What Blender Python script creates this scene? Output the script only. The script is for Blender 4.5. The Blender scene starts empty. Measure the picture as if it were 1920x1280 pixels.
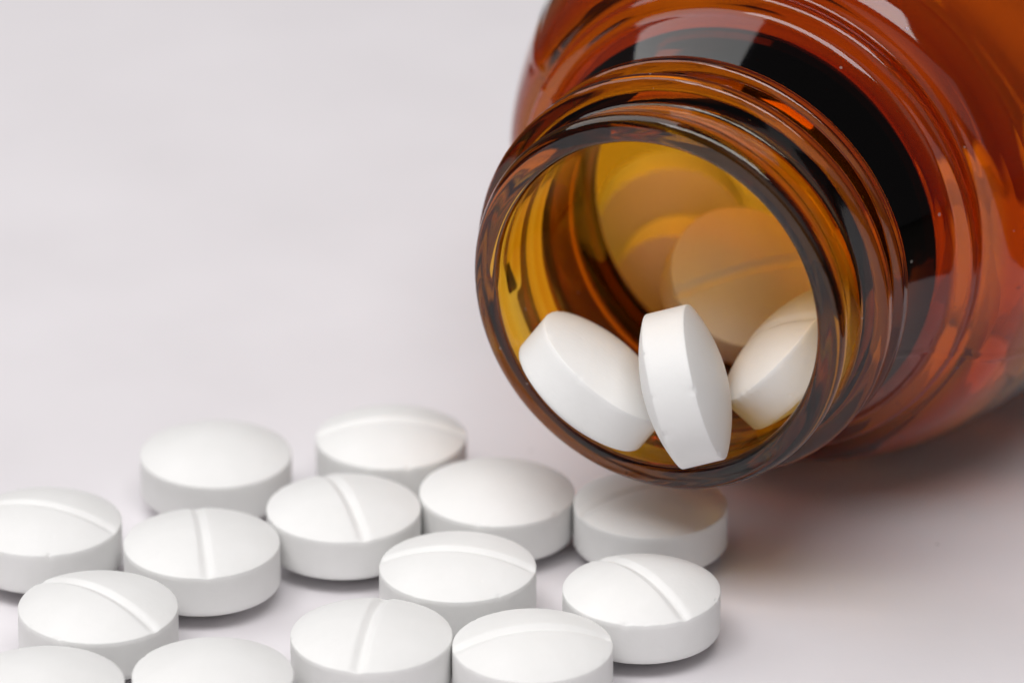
import bpy, bmesh, math, random
from mathutils import Vector, Matrix, noise

R = math.radians
MM = 0.001
scene = bpy.context.scene
col = scene.collection

# ------------------------------------------------------------------ camera
PITCH, DIST = 25.0, 0.462
cam_data = bpy.data.cameras.new('camera')
cam_data.sensor_width = 36.0
cam_data.lens = 12500.0 / 1920.0 * 36.0
cam_data.clip_start = 0.01
cam_data.clip_end = 20.0
cam_data.dof.use_dof = True
cam_data.dof.focus_distance = 0.417
cam_data.dof.aperture_fstop = 28.0
cam = bpy.data.objects.new('camera', cam_data)
cam.location = (0.0, -DIST * math.cos(R(PITCH)), DIST * math.sin(R(PITCH)))
cam.rotation_euler = (R(90.0 - PITCH), 0.0, 0.0)
col.objects.link(cam)
scene.camera = cam

# ------------------------------------------------------------------ world, lamps, exposure
world = bpy.data.worlds.new('World')
scene.world = world
world.use_nodes = True
bg = world.node_tree.nodes['Background']
bg.inputs['Color'].default_value = (1.0, 0.91, 0.925, 1.0)
bg.inputs['Strength'].default_value = 0.07


def area_light(name, loc, target, sx, sy, power, colour=(1, 1, 1), spread=180.0):
    d = bpy.data.lights.new(name, 'AREA')
    d.shape = 'RECTANGLE'
    d.size, d.size_y = sx, sy
    d.energy = power
    d.color = colour
    d.spread = R(spread)
    o = bpy.data.objects.new(name, d)
    o.location = loc
    v = Vector(target) - Vector(loc)
    o.rotation_euler = v.to_track_quat('-Z', 'Y').to_euler()
    col.objects.link(o)
    return o


TGT = (0.0, -0.03, 0.01)
area_light('softbox_left', (-0.32, 0.11, 0.50), TGT, 0.58, 0.54, 2.05, (1.0, 0.99, 0.985))
area_light('softbox_top_front', (-0.05, -0.30, 0.56), TGT, 0.56, 0.27, 3.1, (1.0, 0.985, 0.985))
area_light('front_fill_panel', (0.06, -0.72, 0.30), TGT, 0.80, 0.40, 0.4, (1.0, 0.96, 0.965))

scene.view_settings.view_transform = 'Standard'
scene.view_settings.look = 'None'
scene.view_settings.exposure = 0.0
scene.view_settings.gamma = 1.0
scene.view_settings.use_curve_mapping = False

cy = scene.cycles
cy.use_denoising = True
try:
    cy.denoiser = 'OPENIMAGEDENOISE'
except Exception:
    pass
cy.max_bounces = 20
cy.diffuse_bounces = 4
cy.glossy_bounces = 10
cy.transmission_bounces = 16
cy.transparent_max_bounces = 8
cy.caustics_reflective = True
cy.caustics_refractive = True
cy.blur_glossy = 0.3
cy.sample_clamp_indirect = 12.0


# ------------------------------------------------------------------ materials
def new_mat(name):
    m = bpy.data.materials.new(name)
    m.use_nodes = True
    nt = m.node_tree
    nt.nodes.clear()
    out = nt.nodes.new('ShaderNodeOutputMaterial')
    return m, nt, out


def paper_material():
    m, nt, out = new_mat('pale_lilac_paper')
    N, L = nt.nodes.new, nt.links.new
    p = N('ShaderNodeBsdfPrincipled')
    tc = N('ShaderNodeTexCoord')
    n1 = N('ShaderNodeTexNoise'); n1.inputs['Scale'].default_value = 70.0; n1.inputs['Detail'].default_value = 4.0
    n2 = N('ShaderNodeTexNoise'); n2.inputs['Scale'].default_value = 2600.0; n2.inputs['Detail'].default_value = 3.0
    L(tc.outputs['Object'], n1.inputs['Vector']); L(tc.outputs['Object'], n2.inputs['Vector'])
    r = N('ShaderNodeValToRGB')
    r.color_ramp.elements[0].position = 0.3; r.color_ramp.elements[0].color = (0.715, 0.69, 0.71, 1)
    r.color_ramp.elements[1].position = 0.7; r.color_ramp.elements[1].color = (0.755, 0.73, 0.752, 1)
    L(n1.outputs['Fac'], r.inputs['Fac'])
    # sparse dust specks lying on the sheet
    v = N('ShaderNodeTexVoronoi'); v.voronoi_dimensions = '2D'; v.inputs['Scale'].default_value = 75.0
    L(tc.outputs['Object'], v.inputs['Vector'])
    lt = N('ShaderNodeMath'); lt.operation = 'LESS_THAN'; lt.inputs[1].default_value = 0.0075
    L(v.outputs['Distance'], lt.inputs[0])
    sep = N('ShaderNodeSeparateColor'); L(v.outputs['Color'], sep.inputs['Color'])
    lt2 = N('ShaderNodeMath'); lt2.operation = 'LESS_THAN'; lt2.inputs[1].default_value = 0.14
    L(sep.outputs['Red'], lt2.inputs[0])
    mu = N('ShaderNodeMath'); mu.operation = 'MULTIPLY'; L(lt.outputs[0], mu.inputs[0]); L(lt2.outputs[0], mu.inputs[1])
    mu2 = N('ShaderNodeMath'); mu2.operation = 'MULTIPLY'; mu2.inputs[1].default_value = 0.7; L(mu.outputs[0], mu2.inputs[0])
    mx = N('ShaderNodeMixRGB'); L(mu2.outputs[0], mx.inputs['Fac']); L(r.outputs['Color'], mx.inputs['Color1'])
    mx.inputs['Color2'].default_value = (0.12, 0.10, 0.10, 1)
    L(mx.outputs['Color'], p.inputs['Base Color'])
    p.inputs['Roughness'].default_value = 0.75
    p.inputs['Specular IOR Level'].default_value = 0.25
    b = N('ShaderNodeBump'); b.inputs['Strength'].default_value = 0.2; b.inputs['Distance'].default_value = 0.00005
    L(n2.outputs['Fac'], b.inputs['Height']); L(b.outputs['Normal'], p.inputs['Normal'])
    L(p.outputs['BSDF'], out.inputs['Surface'])
    return m


def tablet_material():
    m, nt, out = new_mat('pressed_white_tablet')
    N, L = nt.nodes.new, nt.links.new
    p = N('ShaderNodeBsdfPrincipled')
    tc = N('ShaderNodeTexCoord')
    n0 = N('ShaderNodeTexNoise'); n0.inputs['Scale'].default_value = 320.0; n0.inputs['Detail'].default_value = 3.0
    L(tc.outputs['Object'], n0.inputs['Vector'])
    r = N('ShaderNodeValToRGB')
    r.color_ramp.elements[0].position = 0.3; r.color_ramp.elements[0].color = (0.80, 0.80, 0.787, 1)
    r.color_ramp.elements[1].position = 0.7; r.color_ramp.elements[1].color = (0.835, 0.835, 0.825, 1)
    L(n0.outputs['Fac'], r.inputs['Fac'])
    L(r.outputs['Color'], p.inputs['Base Color'])
    p.inputs['Roughness'].default_value = 0.48
    p.inputs['Specular IOR Level'].default_value = 0.35
    p.inputs['Subsurface Weight'].default_value = 0.0
    p.inputs['Subsurface Radius'].default_value = (0.0009, 0.0008, 0.0006)
    p.inputs['Subsurface Scale'].default_value = 1.0
    n1 = N('ShaderNodeTexNoise'); n1.inputs['Scale'].default_value = 2400.0; n1.inputs['Detail'].default_value = 4.0
    n2 = N('ShaderNodeTexNoise'); n2.inputs['Scale'].default_value = 520.0; n2.inputs['Detail'].default_value = 2.0
    L(tc.outputs['Object'], n1.inputs['Vector']); L(tc.outputs['Object'], n2.inputs['Vector'])
    a = N('ShaderNodeMath'); a.operation = 'ADD'; L(n1.outputs['Fac'], a.inputs[0]); L(n2.outputs['Fac'], a.inputs[1])
    vo = N('ShaderNodeTexVoronoi'); vo.inputs['Scale'].default_value = 1100.0
    L(tc.outputs['Object'], vo.inputs['Vector'])
    pit = N('ShaderNodeMapRange'); pit.inputs['From Min'].default_value = 0.0; pit.inputs['From Max'].default_value = 0.22
    pit.inputs['To Min'].default_value = -0.9; pit.inputs['To Max'].default_value = 0.0
    L(vo.outputs['Distance'], pit.inputs['Value'])
    sepc = N('ShaderNodeSeparateColor'); L(vo.outputs['Color'], sepc.inputs['Color'])
    few = N('ShaderNodeMath'); few.operation = 'LESS_THAN'; few.inputs[1].default_value = 0.16; L(sepc.outputs['Red'], few.inputs[0])
    pm = N('ShaderNodeMath'); pm.operation = 'MULTIPLY'; L(pit.outputs['Result'], pm.inputs[0]); L(few.outputs[0], pm.inputs[1])
    a2 = N('ShaderNodeMath'); a2.operation = 'ADD'; L(a.outputs[0], a2.inputs[0]); L(pm.outputs[0], a2.inputs[1])
    b = N('ShaderNodeBump'); b.inputs['Strength'].default_value = 0.3; b.inputs['Distance'].default_value = 0.00006
    L(a2.outputs[0], b.inputs['Height']); L(b.outputs['Normal'], p.inputs['Normal'])
    L(p.outputs['BSDF'], out.inputs['Surface'])
    return m


def glass_material():
    m, nt, out = new_mat('amber_glass')
    N, L = nt.nodes.new, nt.links.new
    tc = N('ShaderNodeTexCoord')
    n1 = N('ShaderNodeTexNoise'); n1.inputs['Scale'].default_value = 180.0; n1.inputs['Detail'].default_value = 2.0
    n2 = N('ShaderNodeTexNoise'); n2.inputs['Scale'].default_value = 3200.0; n2.inputs['Detail'].default_value = 2.0
    L(tc.outputs['Object'], n1.inputs['Vector']); L(tc.outputs['Object'], n2.inputs['Vector'])
    s2 = N('ShaderNodeMath'); s2.operation = 'MULTIPLY'; s2.inputs[1].default_value = 0.02; L(n2.outputs['Fac'], s2.inputs[0])
    a = N('ShaderNodeMath'); a.operation = 'ADD'; L(n1.outputs['Fac'], a.inputs[0]); L(s2.outputs[0], a.inputs[1])
    b = N('ShaderNodeBump'); b.inputs['Strength'].default_value = 0.05; b.inputs['Distance'].default_value = 0.0002
    L(a.outputs[0], b.inputs['Height'])
    fr = N('ShaderNodeFresnel'); fr.inputs['IOR'].default_value = 1.52; L(b.outputs['Normal'], fr.inputs['Normal'])
    rf = N('ShaderNodeBsdfRefraction'); rf.inputs['IOR'].default_value = 1.52; rf.inputs['Roughness'].default_value = 0.0
    # Beer-Lambert: the tint follows the thickness of the glass wall (mm) stored on the mesh
    th = N('ShaderNodeAttribute'); th.attribute_type = 'GEOMETRY'; th.attribute_name = 'wall_thickness'

    def absorb(sr, sg, sb):
        cc = N('ShaderNodeCombineColor')
        for ch, sg_ in (('Red', sr), ('Green', sg), ('Blue', sb)):
            m1 = N('ShaderNodeMath'); m1.operation = 'MULTIPLY'; L(th.outputs['Fac'], m1.inputs[0]); m1.inputs[1].default_value = -sg_
            e1 = N('ShaderNodeMath'); e1.operation = 'EXPONENT'; L(m1.outputs[0], e1.inputs[0])
            L(e1.outputs[0], cc.inputs[ch])
        return cc.outputs['Color']

    SR, SG, SB = 0.172, 0.63, 2.6
    L(absorb(SR / 2, SG / 2, SB / 2), rf.inputs['Color'])
    L(b.outputs['Normal'], rf.inputs['Normal'])
    geo = N('ShaderNodeNewGeometry')
    gc = N('ShaderNodeMixRGB'); L(geo.outputs['Backfacing'], gc.inputs['Fac'])
    gc.inputs['Color1'].default_value = (1, 1, 1, 1)
    L(absorb(SR * 2.4, SG * 0.95, SB), gc.inputs['Color2'])     # light that stays inside the amber wall
    gl = N('ShaderNodeBsdfGlossy'); gr = N('ShaderNodeMath'); gr.operation = 'MULTIPLY_ADD'; L(geo.outputs['Backfacing'], gr.inputs[0])
    gr.inputs[1].default_value = -0.04; gr.inputs[2].default_value = 0.06; L(gr.outputs[0], gl.inputs['Roughness'])
    L(gc.outputs['Color'], gl.inputs['Color']); L(b.outputs['Normal'], gl.inputs['Normal'])
    mx = N('ShaderNodeMixShader'); L(fr.outputs['Fac'], mx.inputs['Fac'])
    L(rf.outputs['BSDF'], mx.inputs[1]); L(gl.outputs['BSDF'], mx.inputs[2])
    # dust on the glass
    v = N('ShaderNodeTexVoronoi'); v.inputs['Scale'].default_value = 620.0
    L(tc.outputs['Object'], v.inputs['Vector'])
    sep = N('ShaderNodeSeparateColor'); L(v.outputs['Color'], sep.inputs['Color'])
    size = N('ShaderNodeMath'); size.operation = 'MULTIPLY_ADD'; L(sep.outputs['Green'], size.inputs[0])
    size.inputs[1].default_value = 0.05; size.inputs[2].default_value = 0.03
    lt = N('ShaderNodeMath'); lt.operation = 'LESS_THAN'; L(v.outputs['Distance'], lt.inputs[0]); L(size.outputs[0], lt.inputs[1])
    lt2 = N('ShaderNodeMath'); lt2.operation = 'LESS_THAN'; L(sep.outputs['Red'], lt2.inputs[0]); lt2.inputs[1].default_value = 0.5
    mu = N('ShaderNodeMath'); mu.operation = 'MULTIPLY'; L(lt.outputs[0], mu.inputs[0]); L(lt2.outputs[0], mu.inputs[1])
    mu2 = N('ShaderNodeMath'); mu2.operation = 'MULTIPLY'; L(mu.outputs[0], mu2.inputs[0]); mu2.inputs[1].default_value = 0.3
    df = N('ShaderNodeBsdfDiffuse'); df.inputs['Color'].default_value = (0.55, 0.5, 0.45, 1)
    mx2 = N('ShaderNodeMixShader'); L(mu2.outputs[0], mx2.inputs['Fac'])
    L(mx.outputs['Shader'], mx2.inputs[1]); L(df.outputs['BSDF'], mx2.inputs[2])
    L(mx2.outputs['Shader'], out.inputs['Surface'])
    return m


def dark_plane_material():
    m, nt, out = new_mat('dark_plane')  # for the added unseen plane that the glass reflects and shows as dark
    N, L = nt.nodes.new, nt.links.new
    p = N('ShaderNodeBsdfPrincipled')
    n1 = N('ShaderNodeTexNoise'); n1.inputs['Scale'].default_value = 40.0
    r = N('ShaderNodeValToRGB')
    r.color_ramp.elements[0].color = (0.035, 0.028, 0.024, 1)
    r.color_ramp.elements[1].color = (0.06, 0.05, 0.042, 1)
    L(n1.outputs['Fac'], r.inputs['Fac']); L(r.outputs['Color'], p.inputs['Base Color'])
    p.inputs['Roughness'].default_value = 0.6
    L(p.outputs['BSDF'], out.inputs['Surface'])
    return m


M_PAPER, M_TABLET, M_GLASS, M_DARK_PLANE = paper_material(), tablet_material(), glass_material(), dark_plane_material()

# ------------------------------------------------------------------ the surface
def flat_sheet(name, x0, x1, y0, y1, z, thick, n, mat, label):
    bm = bmesh.new()
    g = {}
    for k, zz in ((0, z), (1, z - thick)):
        for i in range(n + 1):
            for j in range(n + 1):
                g[k, i, j] = bm.verts.new((x0 + (x1 - x0) * i / n, y0 + (y1 - y0) * j / n, zz))
    for i in range(n):
        for j in range(n):
            bm.faces.new((g[0, i, j], g[0, i + 1, j], g[0, i + 1, j + 1], g[0, i, j + 1]))
            bm.faces.new((g[1, i, j], g[1, i, j + 1], g[1, i + 1, j + 1], g[1, i + 1, j]))
    for i in range(n):
        bm.faces.new((g[0, i, 0], g[1, i, 0], g[1, i + 1, 0], g[0, i + 1, 0]))
        bm.faces.new((g[0, i, n], g[0, i + 1, n], g[1, i + 1, n], g[1, i, n]))
        bm.faces.new((g[0, 0, i], g[0, 0, i + 1], g[1, 0, i + 1], g[1, 0, i]))
        bm.faces.new((g[0, n, i], g[1, n, i], g[1, n, i + 1], g[0, n, i + 1]))
    me = bpy.data.meshes.new(name)
    bm.to_mesh(me); bm.free()
    me.materials.append(mat)
    o = bpy.data.objects.new(name, me)
    o['kind'] = 'structure'
    o['label'] = label
    col.objects.link(o)


# the paper carries everything in view; an added dark plane beyond its trimmed edges darkens the glass
flat_sheet('paper_sheet', -0.36, 0.068, -0.32, 0.092, 0.0, 0.0004, 12, M_PAPER, 'pale lilac white paper sheet under the tablets and bottle')
flat_sheet('added_dark_plane', -1.2, 1.2, -1.2, 1.2, -0.0008, 0.03, 4, M_DARK_PLANE, 'added dark plane under the paper sheet, out of view')

# ------------------------------------------------------------------ the amber bottle
AXIS = 0.43542                                    # heading of the bottle's axis, from +Y towards +X
B_MOUTH = Vector((8.87, -39.97, 21.0)) * MM       # centre of the mouth
A_S = Vector((math.sin(AXIS), math.cos(AXIS), 0))     # along the bottle, into it
A_L = Vector((math.cos(AXIS), -math.sin(AXIS), 0))    # sideways, to the right
A_Z = Vector((0, 0, 1))


def smooth(t):
    t = max(0.0, min(1.0, t))
    return t * t * (3 - 2 * t)


def catmull(pts, step):
    out = []
    for i in range(len(pts) - 1):
        p0 = pts[max(i - 1, 0)]; p1 = pts[i]; p2 = pts[i + 1]; p3 = pts[min(i + 2, len(pts) - 1)]
        d = math.hypot(p2[0] - p1[0], p2[1] - p1[1])
        k = max(1, int(math.ceil(d / step)))
        d0 = max(1e-6, math.hypot(p1[0] - p0[0], p1[1] - p0[1])); d2 = max(1e-6, math.hypot(p3[0] - p2[0], p3[1] - p2[1]))
        # non-uniform tangents, scaled to this span
        m1 = [0, 0]; m2 = [0, 0]
        for a in (0, 1):
            m1[a] = ((p1[a] - p0[a]) / d0 * d + (p2[a] - p1[a]) / d * d0) / (d0 + d) * d if i > 0 else (p2[a] - p1[a])
            m2[a] = ((p2[a] - p1[a]) / d * d2 + (p3[a] - p2[a]) / d2 * d) / (d + d2) * d if i < len(pts) - 2 else (p2[a] - p1[a])
        for j in range(k):
            t = j / k
            h00 = 2 * t**3 - 3 * t**2 + 1; h10 = t**3 - 2 * t**2 + t; h01 = -2 * t**3 + 3 * t**2; h11 = t**3 - t**2
            out.append(tuple(h00 * p1[a] + h10 * m1[a] + h01 * p2[a] + h11 * m2[a] for a in (0, 1)))
    out.append(tuple(pts[-1]))
    return out


OUTER = [(0.0, 11.75), (0.03, 12.1), (0.18, 12.42), (0.5, 12.62), (0.95, 12.66), (1.4, 12.56), (1.75, 12.4), (2.2, 12.32),
         (5.0, 12.32), (8.6, 12.34), (9.3, 12.45), (10.0, 12.75), (13.3, 14.42), (13.72, 14.62), (13.95, 14.85),
         (14.08, 15.3), (14.25, 15.7), (14.55, 15.9), (14.95, 15.9), (15.3, 15.78), (15.62, 15.82), (15.85, 16.15), (16.0, 16.6), (16.3, 17.1), (17.0, 17.75),
         (18.6, 18.6), (20.5, 19.3), (23.0, 20.05), (26.0, 20.65), (29.5, 21.0), (34.0, 21.0), (62.0, 21.0), (66.0, 20.6), (68.4, 19.0), (69.0, 17.0), (68.4, 12.0), (67.8, 0.02)]
INNER = [(0.0, 11.75), (0.03, 11.35), (0.14, 11.06), (0.45, 10.9), (1.0, 10.93), (2.0, 11.04), (4.0, 11.1), (9.0, 11.1), (15.0, 11.1), (16.2, 11.25),
         (17.0, 11.9), (17.7, 13.1), (18.3, 14.6), (19.2, 16.2), (21.0, 17.8), (24.5, 19.0), (28.0, 19.3), (34.0, 19.3), (61.0, 19.3), (64.0, 18.6), (65.6, 16.5), (65.4, 10.0), (65.0, 0.02)]



def resample(pts):
    near = [p for p in pts if p[0] <= 18.7]
    far = pts[len(near) - 1:]
    a = catmull(near, 0.12)
    b = catmull(far, 0.9)
    return a[:-1] + b


N_TH = 400
TH_FIRST, TH_LAST = -104.0, 560.0     # one ridge winds about two turns (degrees clockwise from the top, seen from the mouth)


def thread_s(a):
    return 4.5 + 3.2 * a / 360.0 if a < 360 else 7.7 + 0.8 * (a - 360) / 360.0


def thread_height(s, cw):
    """cw in degrees, clockwise from the top as seen from the mouth, -180..180"""
    best = 0.0
    for k in (0, 360, 720):
        a = cw + k
        if a < TH_FIRST or a > TH_LAST:
            continue
        ramp = smooth(min((a - TH_FIRST) / 12.0, (TH_LAST - a) / 12.0))
        x = (s - thread_s(a)) / 1.15
        if abs(x) >= 1:
            continue
        best = max(best, smooth((1 - abs(x)) * 1.45) * ramp)
    return best


def make_bottle():
    root = bpy.data.objects.new('pill_bottle', None)
    root.location = Vector((B_MOUTH.x, B_MOUTH.y, 0)) + A_S * 0.03
    root.empty_display_size = 0.01
    root['label'] = 'amber glass pill bottle lying on its side with open threaded mouth'
    root['category'] = 'bottle'
    col.objects.link(root)

    verts, faces, tags, thick = [], [], [], []

    def radius_at(rows, s):
        best = rows[0][1]
        for (a, b) in zip(rows, rows[1:]):
            if a[0] <= s <= b[0] and b[0] > a[0]:
                return a[1] + (b[1] - a[1]) * (s - a[0]) / (b[0] - a[0])
        return best

    rows_out, rows_in = resample(OUTER), resample(INNER)

    def surf(profile, outer):
        rows = resample(profile)
        base = len(verts)
        other = rows_in if outer else rows_out
        for q, (s, r) in enumerate(rows):
            p0, p1 = rows[max(q - 1, 0)], rows[min(q + 1, len(rows) - 1)]
            slope = math.hypot(p1[0] - p0[0], p1[1] - p0[1])
            lean = abs(p1[0] - p0[0]) / slope if slope > 0 else 1.0
            for j in range(N_TH):
                cw = -180.0 + 360.0 * j / N_TH
                rr = r
                if outer and 2.0 < s < 9.6:
                    rr = r + 1.5 * thread_height(s, cw)
                if outer and s < 62:
                    # the mould's parting line: a hair-thin raised seam down each side
                    for a0 in (115.2, -64.8):
                        dd = abs(((cw - a0 + 180) % 360) - 180)
                        if dd < 1.0 and s > 9.8:
                            rr += 0.10 * (1 - dd)
                # blown glass is never quite even inside
                if not outer and s > 1.5:
                    ca, sa = math.cos(R(cw)), math.sin(R(cw))
                    rr += 0.08 * smooth((s - 1.5) / 10) * noise.noise(Vector((ca * 1.3 + 3, sa * 1.3, s * 0.09)))
                elif outer and s > 16:
                    ca, sa = math.cos(R(cw)), math.sin(R(cw))
                    rr += 0.03 * smooth((s - 16) / 10) * noise.noise(Vector((ca * 1.6 + 9, sa * 1.6, s * 0.08)))
                a = R(cw)
                p = B_MOUTH + A_S * (s * MM) + A_L * (rr * MM * math.sin(a)) + A_Z * (rr * MM * math.cos(a))
                verts.append(p - root.location)
                if s < 64.0 and r > 9.0:
                    ro = rr if outer else radius_at(rows_out, s) + (1.5 * thread_height(s, cw) if 2.0 < s < 9.6 else 0.0)
                    ri = radius_at(rows_in, s) if outer else r
                    t = (ro - ri) * max(lean, 0.45)
                else:
                    t = 2.6
                thick.append(max(1.1, min(5.0, t * (1.0 + 0.08 * smooth((s - 9.0) / 6.0)))))   # oblique paths through the heavy shoulder
        for i in range(len(rows) - 1):
            sm = 0.5 * (rows[i][0] + rows[i + 1][0])
            for j in range(N_TH):
                k = (j + 1) % N_TH
                q = [base + i * N_TH + j, base + i * N_TH + k, base + (i + 1) * N_TH + k, base + (i + 1) * N_TH + j]
                if not outer:
                    q = q[::-1]
                faces.append(q)
                cw = -180.0 + 360.0 * (j + 0.5) / N_TH
                rm = 0.5 * (rows[i][1] + rows[i + 1][1])
                if sm < 1.75:
                    t = 'rim'
                elif sm < 9.6:
                    t = 'thread' if outer and thread_height(sm, cw) > 0.03 else 'neck'
                elif sm < 13.6:
                    t = 'neck'
                elif sm < 15.25:
                    t = 'collar' if outer else 'neck'
                elif sm < 28.0:
                    t = 'shoulder'
                elif sm < 64.0 and rm > 17:
                    t = 'body'
                else:
                    t = 'base'
                tags.append(t)
        return base, len(rows)

    b0, n0 = surf(OUTER, True)
    b1, n1 = surf(INNER, False)
    # weld the two first rows (the crest of the rim)
    rep = {b1 + j: b0 + j for j in range(N_TH)}
    faces[:] = [[rep.get(v, v) for v in f] for f in faces]

    # vertex normals of the whole surface, so the parts shade as one piece of glass
    nor = [Vector((0, 0, 0)) for _ in verts]
    for f in faces:
        a, b, c, d = (verts[v] for v in f)
        n = (c - a).cross(d - b)
        for v in f:
            nor[v] += n
    # make the outside point outwards
    ref = b0 + (n0 // 3) * N_TH
    axis_pt = B_MOUTH - root.location
    p = verts[ref] - axis_pt
    radial = p - A_S * p.dot(A_S)
    flip = nor[ref].dot(radial) < 0
    if flip:
        nor = [-n for n in nor]
        faces[:] = [f[::-1] for f in faces]
    for n in nor:
        if n.length > 0:
            n.normalize()

    for part in ('rim', 'thread', 'neck', 'collar', 'shoulder', 'body', 'base'):
        fs = [f for f, t in zip(faces, tags) if t == part]
        used = sorted({v for f in fs for v in f})
        ix = {v: i for i, v in enumerate(used)}
        me = bpy.data.meshes.new(part)
        me.from_pydata([verts[v] for v in used], [], [[ix[v] for v in f] for f in fs])
        me.polygons.foreach_set('use_smooth', [True] * len(me.polygons))
        me.update()
        me.normals_split_custom_set_from_vertices([nor[v] for v in used])
        at = me.attributes.new('wall_thickness', 'FLOAT', 'POINT')
        at.data.foreach_set('value', [thick[v] for v in used])
        me.materials.append(M_GLASS)
        o = bpy.data.objects.new(part, me)
        o.parent = root
        col.objects.link(o)
    return root


make_bottle()

# ------------------------------------------------------------------ tablets
T_RAD, T_WALL, T_DOME = 5.0, 2.7, 1.25
T_HALF = T_WALL / 2 + T_DOME


def tablet_mesh(name, scored, seed):
    """pressed biconvex tablet; the score runs along local X; mm -> m; centre at the origin"""
    rnd = random.Random(seed)
    n = 160
    off = Vector((seed * 7.3, seed * 3.1, 0))

    def chip(j, side):
        a = 2 * math.pi * j / n
        v = noise.noise(Vector((math.cos(a) * 9, math.sin(a) * 9, side * 5.0)) + off)
        w = noise.noise(Vector((math.cos(a) * 34, math.sin(a) * 34, side * 8.0)) + off)
        return 0.02 * w + (0.16 * smooth((v - 0.34) / 0.25) * (0.6 + 0.9 * w))

    def groove(x, y, r):
        if not scored:
            return 0.0
        w, dpt = 0.44 + 0.02 * (seed % 4), 0.22 + 0.025 * (seed % 4)
        t = 1 - (math.sqrt(y * y + 0.006) - 0.077) / w
        if t <= 0:
            return 0.0
        return dpt * (t - 0.125 if t > 0.25 else 2 * t * t)

    radii = [4.93 * (i / 44.0) for i in range(1, 45)] + [4.965, 5.0]
    bm = bmesh.new()

    def cap(side):
        sg = 1 if side > 0 else -1
        c = bm.verts.new((0, 0, sg * T_HALF * MM if sg < 0 else (T_HALF - groove(0, 0, 0)) * MM))
        rings = []
        for r in radii:
            ring = []
            for j in range(n):
                a = 2 * math.pi * j / n
                rr = r
                x, y = rr * math.cos(a), rr * math.sin(a)
                if r <= 4.93:
                    z = T_WALL / 2 + 0.03 + (T_DOME - 0.03) * (1 - (r / 4.93) ** 2) ** 0.96
                elif r < 5.0:
                    z = T_WALL / 2 + 0.012
                else:
                    z = T_WALL / 2 - 0.045
                if r > 4.85:
                    ch = chip(j, side)
                    z -= max(0, ch); rr -= 0.7 * max(0, ch)
                    x, y = rr * math.cos(a), rr * math.sin(a)
                if sg > 0:
                    g = groove(x, y, r)
                    z -= g * (1.0 if r < 4.6 else 1.0 - 0.55 * (r - 4.6) / 0.4)
                ring.append(bm.verts.new((x * MM, y * MM, sg * z * MM)))
            rings.append(ring)
        for j in range(n):
            k = (j + 1) % n
            f = (c, rings[0][j], rings[0][k])
            bm.faces.new(f if sg > 0 else f[::-1])
            for i in range(len(rings) - 1):
                f = (rings[i][j], rings[i + 1][j], rings[i + 1][k], rings[i][k])
                bm.faces.new(f if sg > 0 else f[::-1])
        return rings[-1]

    top = cap(1); bot = cap(-1)
    prev = top
    for i in range(1, 8):
        t = i / 8.0
        ring = []
        for j in range(n):
            a = 2 * math.pi * j / n
            rr = T_RAD + 0.006 * noise.noise(Vector((math.cos(a) * 3, math.sin(a) * 3, t * 2)) + off)
            z0, z1 = top[j].co.z, bot[j].co.z
            ring.append(bm.verts.new((rr * math.cos(a) * MM, rr * math.sin(a) * MM, z0 + (z1 - z0) * t)))
        for j in range(n):
            k = (j + 1) % n
            bm.faces.new((prev[j], ring[j], ring[k], prev[k]))
        prev = ring
    for j in range(n):
        k = (j + 1) % n
        bm.faces.new((prev[j], bot[j], bot[k], prev[k]))
    bm.normal_update()
    me = bpy.data.meshes.new(name)
    bm.to_mesh(me); bm.free()
    me.polygons.foreach_set('use_smooth', [True] * len(me.polygons))
    me.set_sharp_from_angle(angle=R(38))
    me.materials.append(M_TABLET)
    return me


SCORED = [tablet_mesh('scored_tablet', True, k) for k in (1, 2, 3, 4, 8, 9, 10)]
PLAIN = [tablet_mesh('plain_tablet', False, k) for k in (5, 6, 7, 11)]
GROUP_T, GROUP_B = 'white tablets scattered on the pale surface', 'white tablets inside the amber bottle'
cnt = [0, 0]


def tablet(scored, loc, normal, spin, label, group):
    pool = SCORED if scored else PLAIN
    me = pool[cnt[scored] % len(pool)]
    cnt[scored] += 1
    o = bpy.data.objects.new('tablet', me)
    nrm = Vector(normal).normalized()
    q = Vector((0, 0, 1)).rotation_difference(nrm)
    o.rotation_mode = 'QUATERNION'
    from mathutils import Quaternion
    o.rotation_quaternion = q @ Quaternion((0, 0, 1), R(spin))
    k = 1.0 + 0.008 * math.sin(7.1 * len(label) + 3.3 * spin + 900 * loc[0])
    o.scale = (k, k, 1.0)
    o.location = loc
    o['label'], o['category'], o['group'] = label, 'tablet', group
    col.objects.link(o)
    return o


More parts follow.
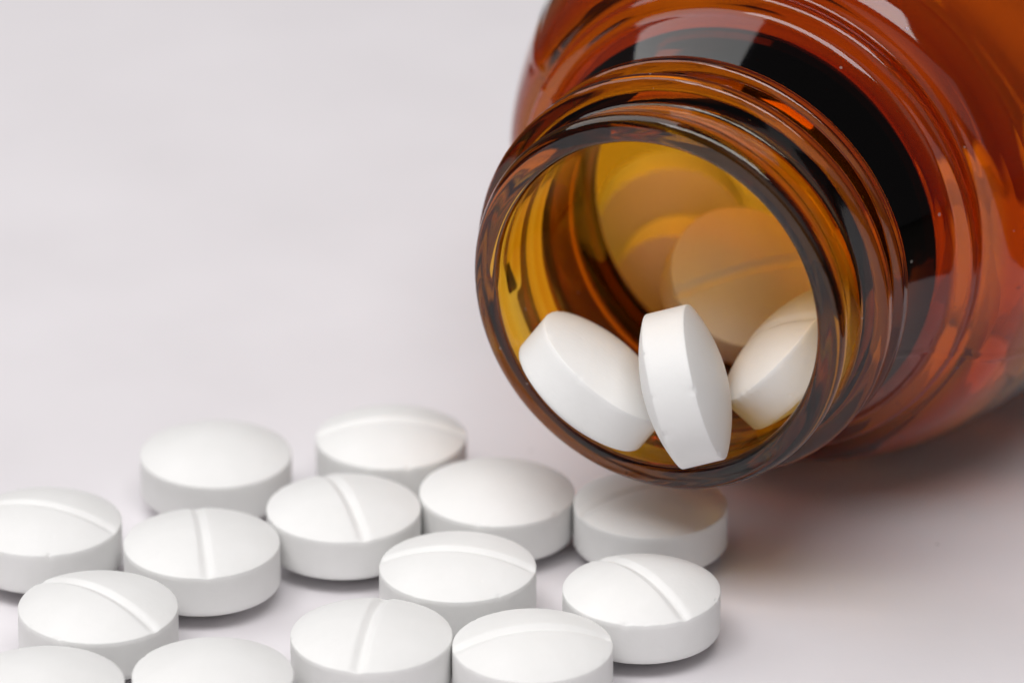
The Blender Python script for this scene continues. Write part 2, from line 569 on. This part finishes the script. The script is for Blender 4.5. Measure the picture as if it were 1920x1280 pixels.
# on the table: x, y (mm), scored face up?, direction of the score (deg), small lean (x, y)
ON_TABLE = [
    (-19.42, -25.82, 0, 0, (0.01, -0.01), 'smooth domed tablet at the back, left of the scored one with a horizontal groove'),
    (-7.96, -23.30, 1, 0, (0, 0.01), 'rearmost scored tablet, groove running straight across, near the bottle mouth'),
    (-10.85, -33.78, 1, 107, (0, 0), 'scored tablet in the middle of the pile touching the smooth tablet on its right'),
    (-0.98, -31.46, 0, 40, (0.01, 0), 'smooth domed tablet just left of the tablet under the bottle lip'),
    (8.95, -33.2, 1, 20, (0, 0), 'shaded scored tablet partly hidden under the bottle lip'),
    (-19.79, -38.82, 1, 97, (0, 0), 'scored tablet in front of the smooth rear one, groove pointing at the viewer'),
    (-30.09, -35.77, 1, -19, (0, 0.01), 'scored tablet at the left edge, cut off by the picture side'),
    (-3.44, -42.13, 1, -8, (0, 0), 'scored tablet in the centre front, groove nearly horizontal, chipped front edge'),
    (8.15, -45.31, 1, -57, (0, 0), 'rightmost tablet, scored diagonally, standing apart below the bottle lip'),
    (-25.91, -47.68, 1, -41, (0.01, 0.0), 'diagonally scored tablet front left, behind two smooth ones'),
    (-8.72, -51.49, 1, 81, (0, 0), 'front scored tablet with groove pointing at the viewer, beside the lowest scored one'),
    (1.28, -52.9, 1, 9, (0, 0), 'lowest scored tablet at the bottom edge of the picture'),
    (-18.35, -56.75, 0, 10, (0, 0), 'smooth tablet at the bottom edge between two scored ones'),
    (-28.65, -57.9, 0, 70, (0, 0), 'smooth tablet in the bottom left corner'),
]
for (x, y, sc, spin, lean, lab) in ON_TABLE:
    tablet(sc, (x * MM, y * MM, T_HALF * MM + 0.00001), (lean[0], lean[1], 1.0), spin, lab, GROUP_T)


def in_bottle(p):
    return B_MOUTH + (A_S * p[0] + A_L * p[1] + A_Z * p[2]) * MM


def in_bottle_dir(v):
    return A_S * v[0] + A_L * v[1] + A_Z * v[2]


# inside: centre (along, right, up in mm from the mouth's centre), face normal, scored?, spin
INSIDE = [
    ((1.5, -4.75, -6.7), (0.239, 0.555, 0.797), 0, 0, 'white tablet lying against the left of the bottle mouth'),
    ((-0.2, 2.3, -4.95), (0.33, 0.897, 0.29), 0, 30, 'white tablet standing on edge in the middle of the bottle mouth'),
    ((7.7, 6.17, -5.47), (-0.199, -0.713, 0.673), 1, 140, 'white scored tablet at the right of the bottle mouth, half behind the rim'),
    ((17.6, -1.55, -6.06), (-0.471, 0.47, 0.747), 1, 25, 'amber tinted scored tablet facing out behind the mouth of the bottle'),
    ((24.2, -8.1, -10.4), (-0.975, 0.194, -0.108), 0, 0, 'amber tinted tablet between the rear one and the scored one inside the bottle'),
    ((28.79, -11.38, -8.14), (-0.903, 0.421, -0.085), 0, 0, 'uppermost amber tinted tablet standing far inside the bottle'),
    ((21.13, -1.97, -13.23), (0.803, -0.131, 0.582), 0, 0, 'shaded tablet lying under the scored one inside the bottle neck'),
]
DEEP = [
    ((36.91, -8.08, -11.52), (-0.794, 0.597, 0.112)),
    ((32.8, -0.78, -16.56), (0.031, 0.045, 0.999)),
    ((37.64, 5.15, -13.73), (-0.055, -0.352, -0.934)),
    ((26.37, 6.67, -13.99), (0.048, 0.194, -0.98)),
    ((35.45, 9.66, -10.23), (0.329, -0.635, -0.699)),
    ((45.63, 6.07, -10.4), (0.866, -0.445, 0.23)),
    ((30.65, -1.08, -9.83), (-0.468, -0.469, -0.749)),
    ((21.34, 5.93, -7.41), (0.727, 0.611, 0.313)),
    ((28.51, 14.32, -8.14), (0.046, 0.922, -0.385)),
    ((44.67, -0.18, -16.57), (-0.017, -0.031, -0.999)),
]
for (p, nv, sc, spin, lab) in INSIDE:
    tablet(sc, in_bottle(p), in_bottle_dir(nv), spin, lab, GROUP_B)
for (p, nv) in DEEP:
    tablet(0, in_bottle(p), in_bottle_dir(nv), 0, 'blurred tablet deep in the bottle body, seen only through amber glass', GROUP_B)
